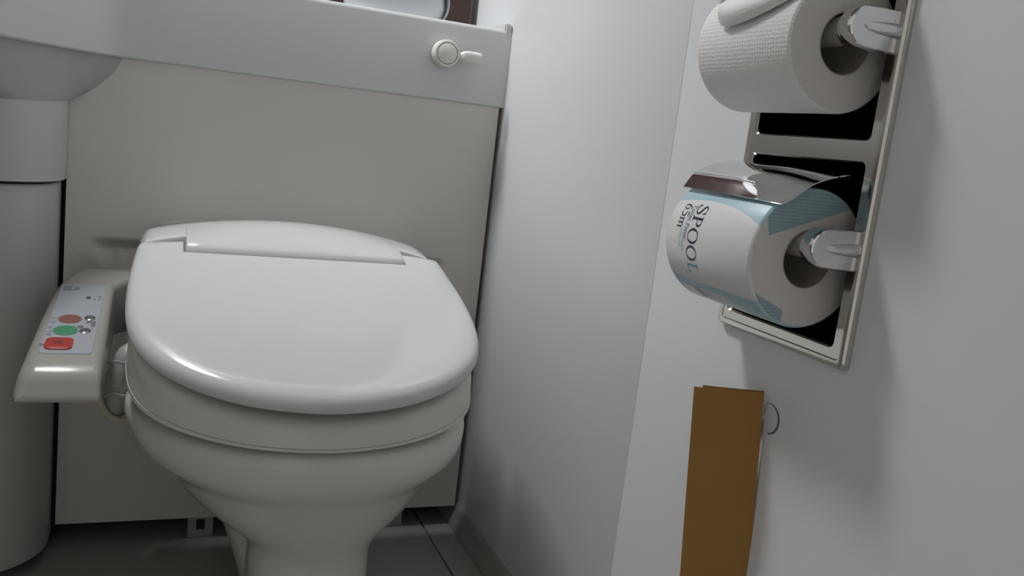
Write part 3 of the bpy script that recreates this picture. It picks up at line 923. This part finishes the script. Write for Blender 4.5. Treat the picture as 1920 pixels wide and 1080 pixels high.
# ------------------------------------------------------------------ toilet rolls
RY0, RY1 = -0.7350, -0.6222
def make_roll(zc_, R, side_m, end_m, label, uvs=False):
    root = empty('toilet_paper_roll', (ROLL_X, RY0, zc_)); tag(root, label, 'toilet roll')
    Ln = RY1 - RY0
    core = 0.0215
    bm = bmesh.new()
    uvl = bm.loops.layers.uv.new('UVMap')
    N = 96
    prof = [(R - 0.0022, 0.0), (R - 0.0008, 0.0007), (R, 0.0026), (R, Ln * 0.5), (R, Ln - 0.0026), (R - 0.0008, Ln - 0.0007), (R - 0.0022, Ln)]
    V = []
    for r, y in prof:
        V.append([bm.verts.new(((r + (0.0003 * math.sin(k * 2.9) * (1 if y < 0.001 else 0))) * math.cos(2 * PI * k / N), y, r * math.sin(2 * PI * k / N))) for k in range(N)])
    for (a, b), (p, q) in zip(zip(V, V[1:]), zip(prof, prof[1:])):
        for k in range(N):
            j = (k + 1) % N
            f = bm.faces.new((a[k], a[j], b[j], b[k]))
            for lp, (u, v) in zip(f.loops, ((k, p[1]), (k + 1, p[1]), (k + 1, q[1]), (k, q[1]))):
                lp[uvl].uv = (u / N * 2 * PI * R / 0.0030, v / 0.0030)
    link('paper_side', bm_mesh(bm, 'paper_side'), side_m, root, True, sharp=50)
    for y in (0.0, Ln):
        bm = bmesh.new()
        s = 1 if y == 0 else -1
        rings = [[(r * math.cos(2 * PI * k / N), y + s * d, r * math.sin(2 * PI * k / N)) for k in range(N)] for r, d in ((R - 0.0022, 0.0), (R - 0.008, 0.0003), (core + 0.006, 0.0006), (core, 0.0004))]
        loft(bm, rings, False, False)
        link('paper_end', bm_mesh(bm, 'paper_end'), end_m, root, True)
    bm = bmesh.new()
    rings = [[(r * math.cos(2 * PI * k / 48), y, r * math.sin(2 * PI * k / 48)) for k in range(48)] for r, y in ((core, 0.0002), (core, Ln - 0.0002), (core - 0.0007, Ln - 0.0002), (core - 0.0007, 0.0002), (core, 0.0002))]
    loft(bm, rings, False, False)
    link('card_core', bm_mesh(bm, 'card_core'), 'card_core', root, True)
    return root
ZL, RL = SPZ[0] - 0.0109, 0.0512
ZU, RU = SPZ[1] - 0.0109 + 0.0018, 0.0478
spool = make_roll(ZL, RL, 'wrapper_print', 'wrapper_end_print', 'toilet roll in blue and white printed wrapper under the chrome cover')
plain = make_roll(ZU, RU, 'tissue_paper', 'tissue_edge', 'plain white embossed toilet roll with a loose sheet end')

def make_flap():
    """loose end of the paper lifting off the roll: a thin curling sheet"""
    bm = bmesh.new()
    J = 20
    path = [(100, 0.0004), (85, 0.0005), (70, 0.0007), (58, 0.0014), (48, 0.0027), (40, 0.0042), (33, 0.0058), (28, 0.0070), (24, 0.0077), (21, 0.0077), (18.5, 0.0070), (16, 0.0058), (13.5, 0.0042), (11, 0.0026)]
    grid = []
    for i, (th_, lf) in enumerate(path):
        u = i / (len(path) - 1)
        row = []
        for j in range(J + 1):
            v = j / J                  # along the roll, near end to far end
            y = 0.001 + 0.082 * v
            sh = interp(v, [0, 0.15, 0.3, 0.5, 0.7, 0.85, 0.95, 1.0], [24, 15, 9, 3.5, 0.0, -1.5, 0.5, 4.0]) * u ** 1.5
            k = interp(v, [0, 0.25, 0.6, 1.0], [0.55, 1.05, 1.25, 1.2])
            th = math.radians(th_ + sh)
            r = RU + 0.0003 + lf * k
            row.append(bm.verts.new((-r * math.cos(th), y, r * math.sin(th))))
        grid.append(row)
    for a, b in zip(grid, grid[1:]):
        for j in range(J): bm.faces.new((a[j], a[j + 1], b[j + 1], b[j]))
    bmesh.ops.recalc_face_normals(bm, faces=bm.faces)
    bmesh.ops.solidify(bm, geom=bm.faces[:], thickness=0.0003)
    link('loose_sheet', bm_mesh(bm, 'loose_sheet'), 'tissue_plain', plain, True, sharp=70)
make_flap()

# printed lettering, wrapped onto the cylinder
def wrap_print(name, quads, th0, ybase, m, parent=None):
    """quads: list of polygons in (s, h): s along the reading direction (down the roll), h towards the near end"""
    me = bpy.data.meshes.new(name)
    vs, fs = [], []
    r = RL + 0.00025
    for q in quads:
        i0 = len(vs)
        for s, h in q:
            th = math.radians(th0) - s / r
            vs.append((-r * math.cos(th), ybase - RY0 - h, r * math.sin(th)))
        fs.append(list(range(i0, i0 + len(q))))
    me.from_pydata(vs, [], fs); me.update()
    return link(name, me, m, parent or spool)
def stroke(pts, widths, sub=5):
    P = smooth_pts([(x, y, 0) for x, y in pts], sub) if len(pts) > 2 else [Vector((*p, 0)) for p in pts]
    n = len(P); out = []
    L = []
    for i, p in enumerate(P):
        t = (P[min(i + 1, n - 1)] - P[max(i - 1, 0)]).normalized()
        w = interp(i / (n - 1), [k / (len(widths) - 1) for k in range(len(widths))], widths) / 2
        L.append(((p.x - t.y * w, p.y + t.x * w), (p.x + t.y * w, p.y - t.x * w)))
    for a, b in zip(L, L[1:]): out.append([a[0], b[0], b[1], a[1]])
    return out
def ring(cx, cy, rx, ry, tx, ty, a0=0, a1=360, n=24):
    out = []
    for k in range(n):
        p = math.radians(a0 + (a1 - a0) * k / n); q = math.radians(a0 + (a1 - a0) * (k + 1) / n)
        out.append([(cx + rx * math.cos(p), cy + ry * math.sin(p)), (cx + rx * math.cos(q), cy + ry * math.sin(q)),
                    (cx + (rx - tx) * math.cos(q), cy + (ry - ty) * math.sin(q)), (cx + (rx - tx) * math.cos(p), cy + (ry - ty) * math.sin(p))])
    return out
def rect(x0, y0, x1, y1): return [[(x0, y0), (x1, y0), (x1, y1), (x0, y1)]]
G = {
    'S': (0.62, stroke([(0.52, 0.80), (0.42, 0.94), (0.26, 0.96), (0.12, 0.84), (0.14, 0.66), (0.32, 0.53), (0.48, 0.40), (0.53, 0.22), (0.42, 0.06), (0.25, 0.03), (0.10, 0.12), (0.05, 0.25)],
                       [0.05, 0.05, 0.05, 0.09, 0.12, 0.13, 0.12, 0.10, 0.06, 0.05, 0.05, 0.05]) + rect(0.50, 0.70, 0.545, 0.97) + rect(0.035, 0.02, 0.075, 0.30)),
    'P': (0.68, rect(0.12, 0.0, 0.25, 1.0) + rect(0.03, 0.0, 0.35, 0.045) + rect(0.03, 0.955, 0.30, 1.0) + ring(0.28, 0.735, 0.34, 0.265, 0.115, 0.045, -90, 90, 16)),
    'O': (0.88, ring(0.42, 0.5, 0.40, 0.51, 0.115, 0.045)),
    'L': (0.66, rect(0.12, 0.0, 0.25, 1.0) + rect(0.03, 0.955, 0.36, 1.0) + rect(0.03, 0.0, 0.58, 0.05) + [[(0.50, 0.0), (0.60, 0.0), (0.635, 0.30), (0.60, 0.30)]]),
    '6': (0.60, ring(0.29, 0.32, 0.245, 0.33, 0.10, 0.045) + stroke([(0.50, 0.97), (0.30, 0.88), (0.14, 0.66), (0.09, 0.40)], [0.04, 0.07, 0.10, 0.11])),
    '5': (0.58, rect(0.14, 0.90, 0.50, 0.98) + [[(0.14, 0.98), (0.10, 0.52), (0.145, 0.52), (0.18, 0.92)]] + stroke([(0.12, 0.54), (0.26, 0.60), (0.42, 0.52), (0.49, 0.34), (0.42, 0.12), (0.24, 0.02), (0.07, 0.06)], [0.05, 0.07, 0.10, 0.12, 0.10, 0.06, 0.07])),
    'm': (0.95, rect(0.10, 0.0, 0.20, 0.62) + rect(0.42, 0.0, 0.52, 0.50) + rect(0.74, 0.0, 0.84, 0.50) + rect(0.03, 0.0, 0.27, 0.04) + rect(0.35, 0.0, 0.59, 0.04) + rect(0.67, 0.0, 0.91, 0.04)
          + rect(0.03, 0.58, 0.20, 0.62) + ring(0.335, 0.46, 0.185, 0.17, 0.10, 0.06, 0, 160, 10) + ring(0.655, 0.46, 0.185, 0.17, 0.10, 0.06, 0, 160, 10)),
}
def word(name, letters, s0, size, th0, ybase, mats, widen=1.0):
    s = s0
    for ch, m in zip(letters, mats):
        adv, qs = G[ch]
        wrap_print(name, [[(s + x * size * widen, y * size) for x, y in q] for q in qs], th0, ybase, m)
        s += adv * size * widen
word('lettering', 'SPOOL', 0.0, 0.0140, 33.0, -0.6545, ['print_navy'] * 4 + ['print_blue'], 1.10)
word('lettering', '65m', 0.0, 0.0100, 31.5, -0.6372, ['print_navy'] * 3, 1.0)
def small_text(s, size, th0, ybase, m, squeeze=1.0):
    vs, fs = text_mesh(s, size, 'LEFT')
    wrap_print('lettering', [[(vs[i].x * squeeze, vs[i].y) for i in f] for f in fs], th0, ybase, m)
small_text('Toilet Paper', 0.0060, 31.5, -0.6510, 'print_grey', 1.0)
def dashes(th0, ybase, n, pitch, w, h, m):
    wrap_print('print_line', [[(i * pitch, 0), (i * pitch + w * (0.5 + 0.5 * random.random()), 0), (i * pitch + w * 0.8, h), (i * pitch, h)] for i in range(n)], th0, ybase, m)
dashes(30.0, -0.6473, 20, 0.0019, 0.0014, 0.0016, 'print_paleblue')
dashes(8.0, -0.6430, 8, 0.0019, 0.0014, 0.0016, 'print_paleblue')
# small print on the underside of the wrapper
for i, (t0, yb, n) in enumerate(((-47, -0.6480, 9), (-47, -0.6520, 9), (-47, -0.6555, 8), (-48, -0.6620, 7), (-49, -0.6660, 7), (-52, -0.6730, 5), (-53, -0.679, 5))):
    dashes(t0, yb, n, 0.0017, 0.0013, 0.0013 if i > 2 else 0.0020, 'print_grey')

# ------------------------------------------------------------------ folded paper bag hanging from a wall hook
def make_bag():
    A = Vector((-0.0045, -0.6853, 0.4361))
    phi, rho, tl = math.radians(30), math.radians(-4.2), math.radians(-2)
    u = Vector((-math.cos(phi), math.sin(phi), 0)); n = u.cross(Vector((0, 0, 1)))
    dn_ = Vector((0, 0, -1)) * math.cos(tl) + n * math.sin(tl)
    U = u * math.cos(rho) - dn_ * math.sin(rho); V = dn_ * math.cos(rho) + u * math.sin(rho)
    Nn = U.cross(V).normalized()
    if Nn.y > 0: Nn = -Nn                   # towards the viewer side
    root = empty('paper_bag', A); tag(root, 'folded mustard brown paper bag hanging flat from the wall hook', 'paper bag')
    Wd, Ln = 0.0555, 0.235
    def sheet(name, x0, x1, v0, v1, off, th, wob, seed):
        rnd = random.Random(seed)
        bm = bmesh.new(); K, J = 10, 24
        g = []
        for j in range(J + 1):
            row = []
            for i in range(K + 1):
                a = x0 + (x1 - x0) * i / K; b = v0(a) + (v1 - v0(a)) * j / J
                d = off + wob * (math.sin(a * 70 + b * 22 + seed) * 0.5 + 0.5 * math.sin(b * 45 - a * 30 + seed * 2)) * min(1.0, j / 5 + 0.15)
                e = min(a - x0, x1 - a)
                d -= 0.0012 * max(0, 1 - e / 0.006)
                row.append(bm.verts.new(U * a + V * b + Nn * d))
            g.append(row)
        for a, b in zip(g, g[1:]):
            for i in range(K): bm.faces.new((a[i], a[i + 1], b[i + 1], b[i]))
        bmesh.ops.recalc_face_normals(bm, faces=bm.faces)
        bmesh.ops.solidify(bm, geom=bm.faces[:], thickness=th)
        link(name, bm_mesh(bm, name), 'kraft_paper', root, True, sharp=60)
    sheet('front_sheet', 0.0, Wd, lambda a: 0.0012 * (1 - a / Wd) * 0 + 0.0004, Ln, 0.0030, 0.0006, 0.0011, 1)
    sheet('back_sheet', 0.0, Wd - 0.0070, lambda a: -0.0010 * (a / Wd), Ln - 0.003, 0.0006, 0.0006, 0.0004, 4)
    sheet('middle_fold', 0.0006, Wd - 0.001, lambda a: 0.003, Ln - 0.002, 0.0018, 0.0006, 0.0004, 6)
make_bag()
hk = empty('wall_hook', (0.0, -0.6915, 0.4125)); tag(hk, 'small white round adhesive hook on the wall beside the paper bag', 'hook')
def disc(name, cy, cz_, ry, rz, x0, x1, m):
    bm = bmesh.new()
    loft(bm, [[(x, cy + ry * s * math.cos(2 * PI * k / 32), cz_ + rz * s * math.sin(2 * PI * k / 32)) for k in range(32)] for x, s in ((x0, 1.0), (x1 + 0.0004, 1.0), (x1, 0.95))])
    return link(name, bm_mesh(bm, name), m, hk, True, sharp=35)
disc('plate', 0.0005, 0.0030, 0.0122, 0.0118, -0.0002, -0.0024, 'hook_white')
disc('plate_rim', 0.0003, 0.0026, 0.0129, 0.0125, -0.0001, -0.0010, 'hook_rim')
disc('lower_plate', 0.0062, -0.0060, 0.0085, 0.0088, -0.0002, -0.0022, 'hook_white')
bm = bmesh.new(); tube(bm, smooth_pts([(-0.0020, 0.004, 0.004), (-0.0045, 0.006, -0.001), (-0.0060, 0.007, -0.005), (-0.0072, 0.008, -0.003), (-0.0074, 0.008, 0.001)], 4), 0.0014, 8)
link('peg', bm_mesh(bm, 'peg'), 'hook_white', hk, True)
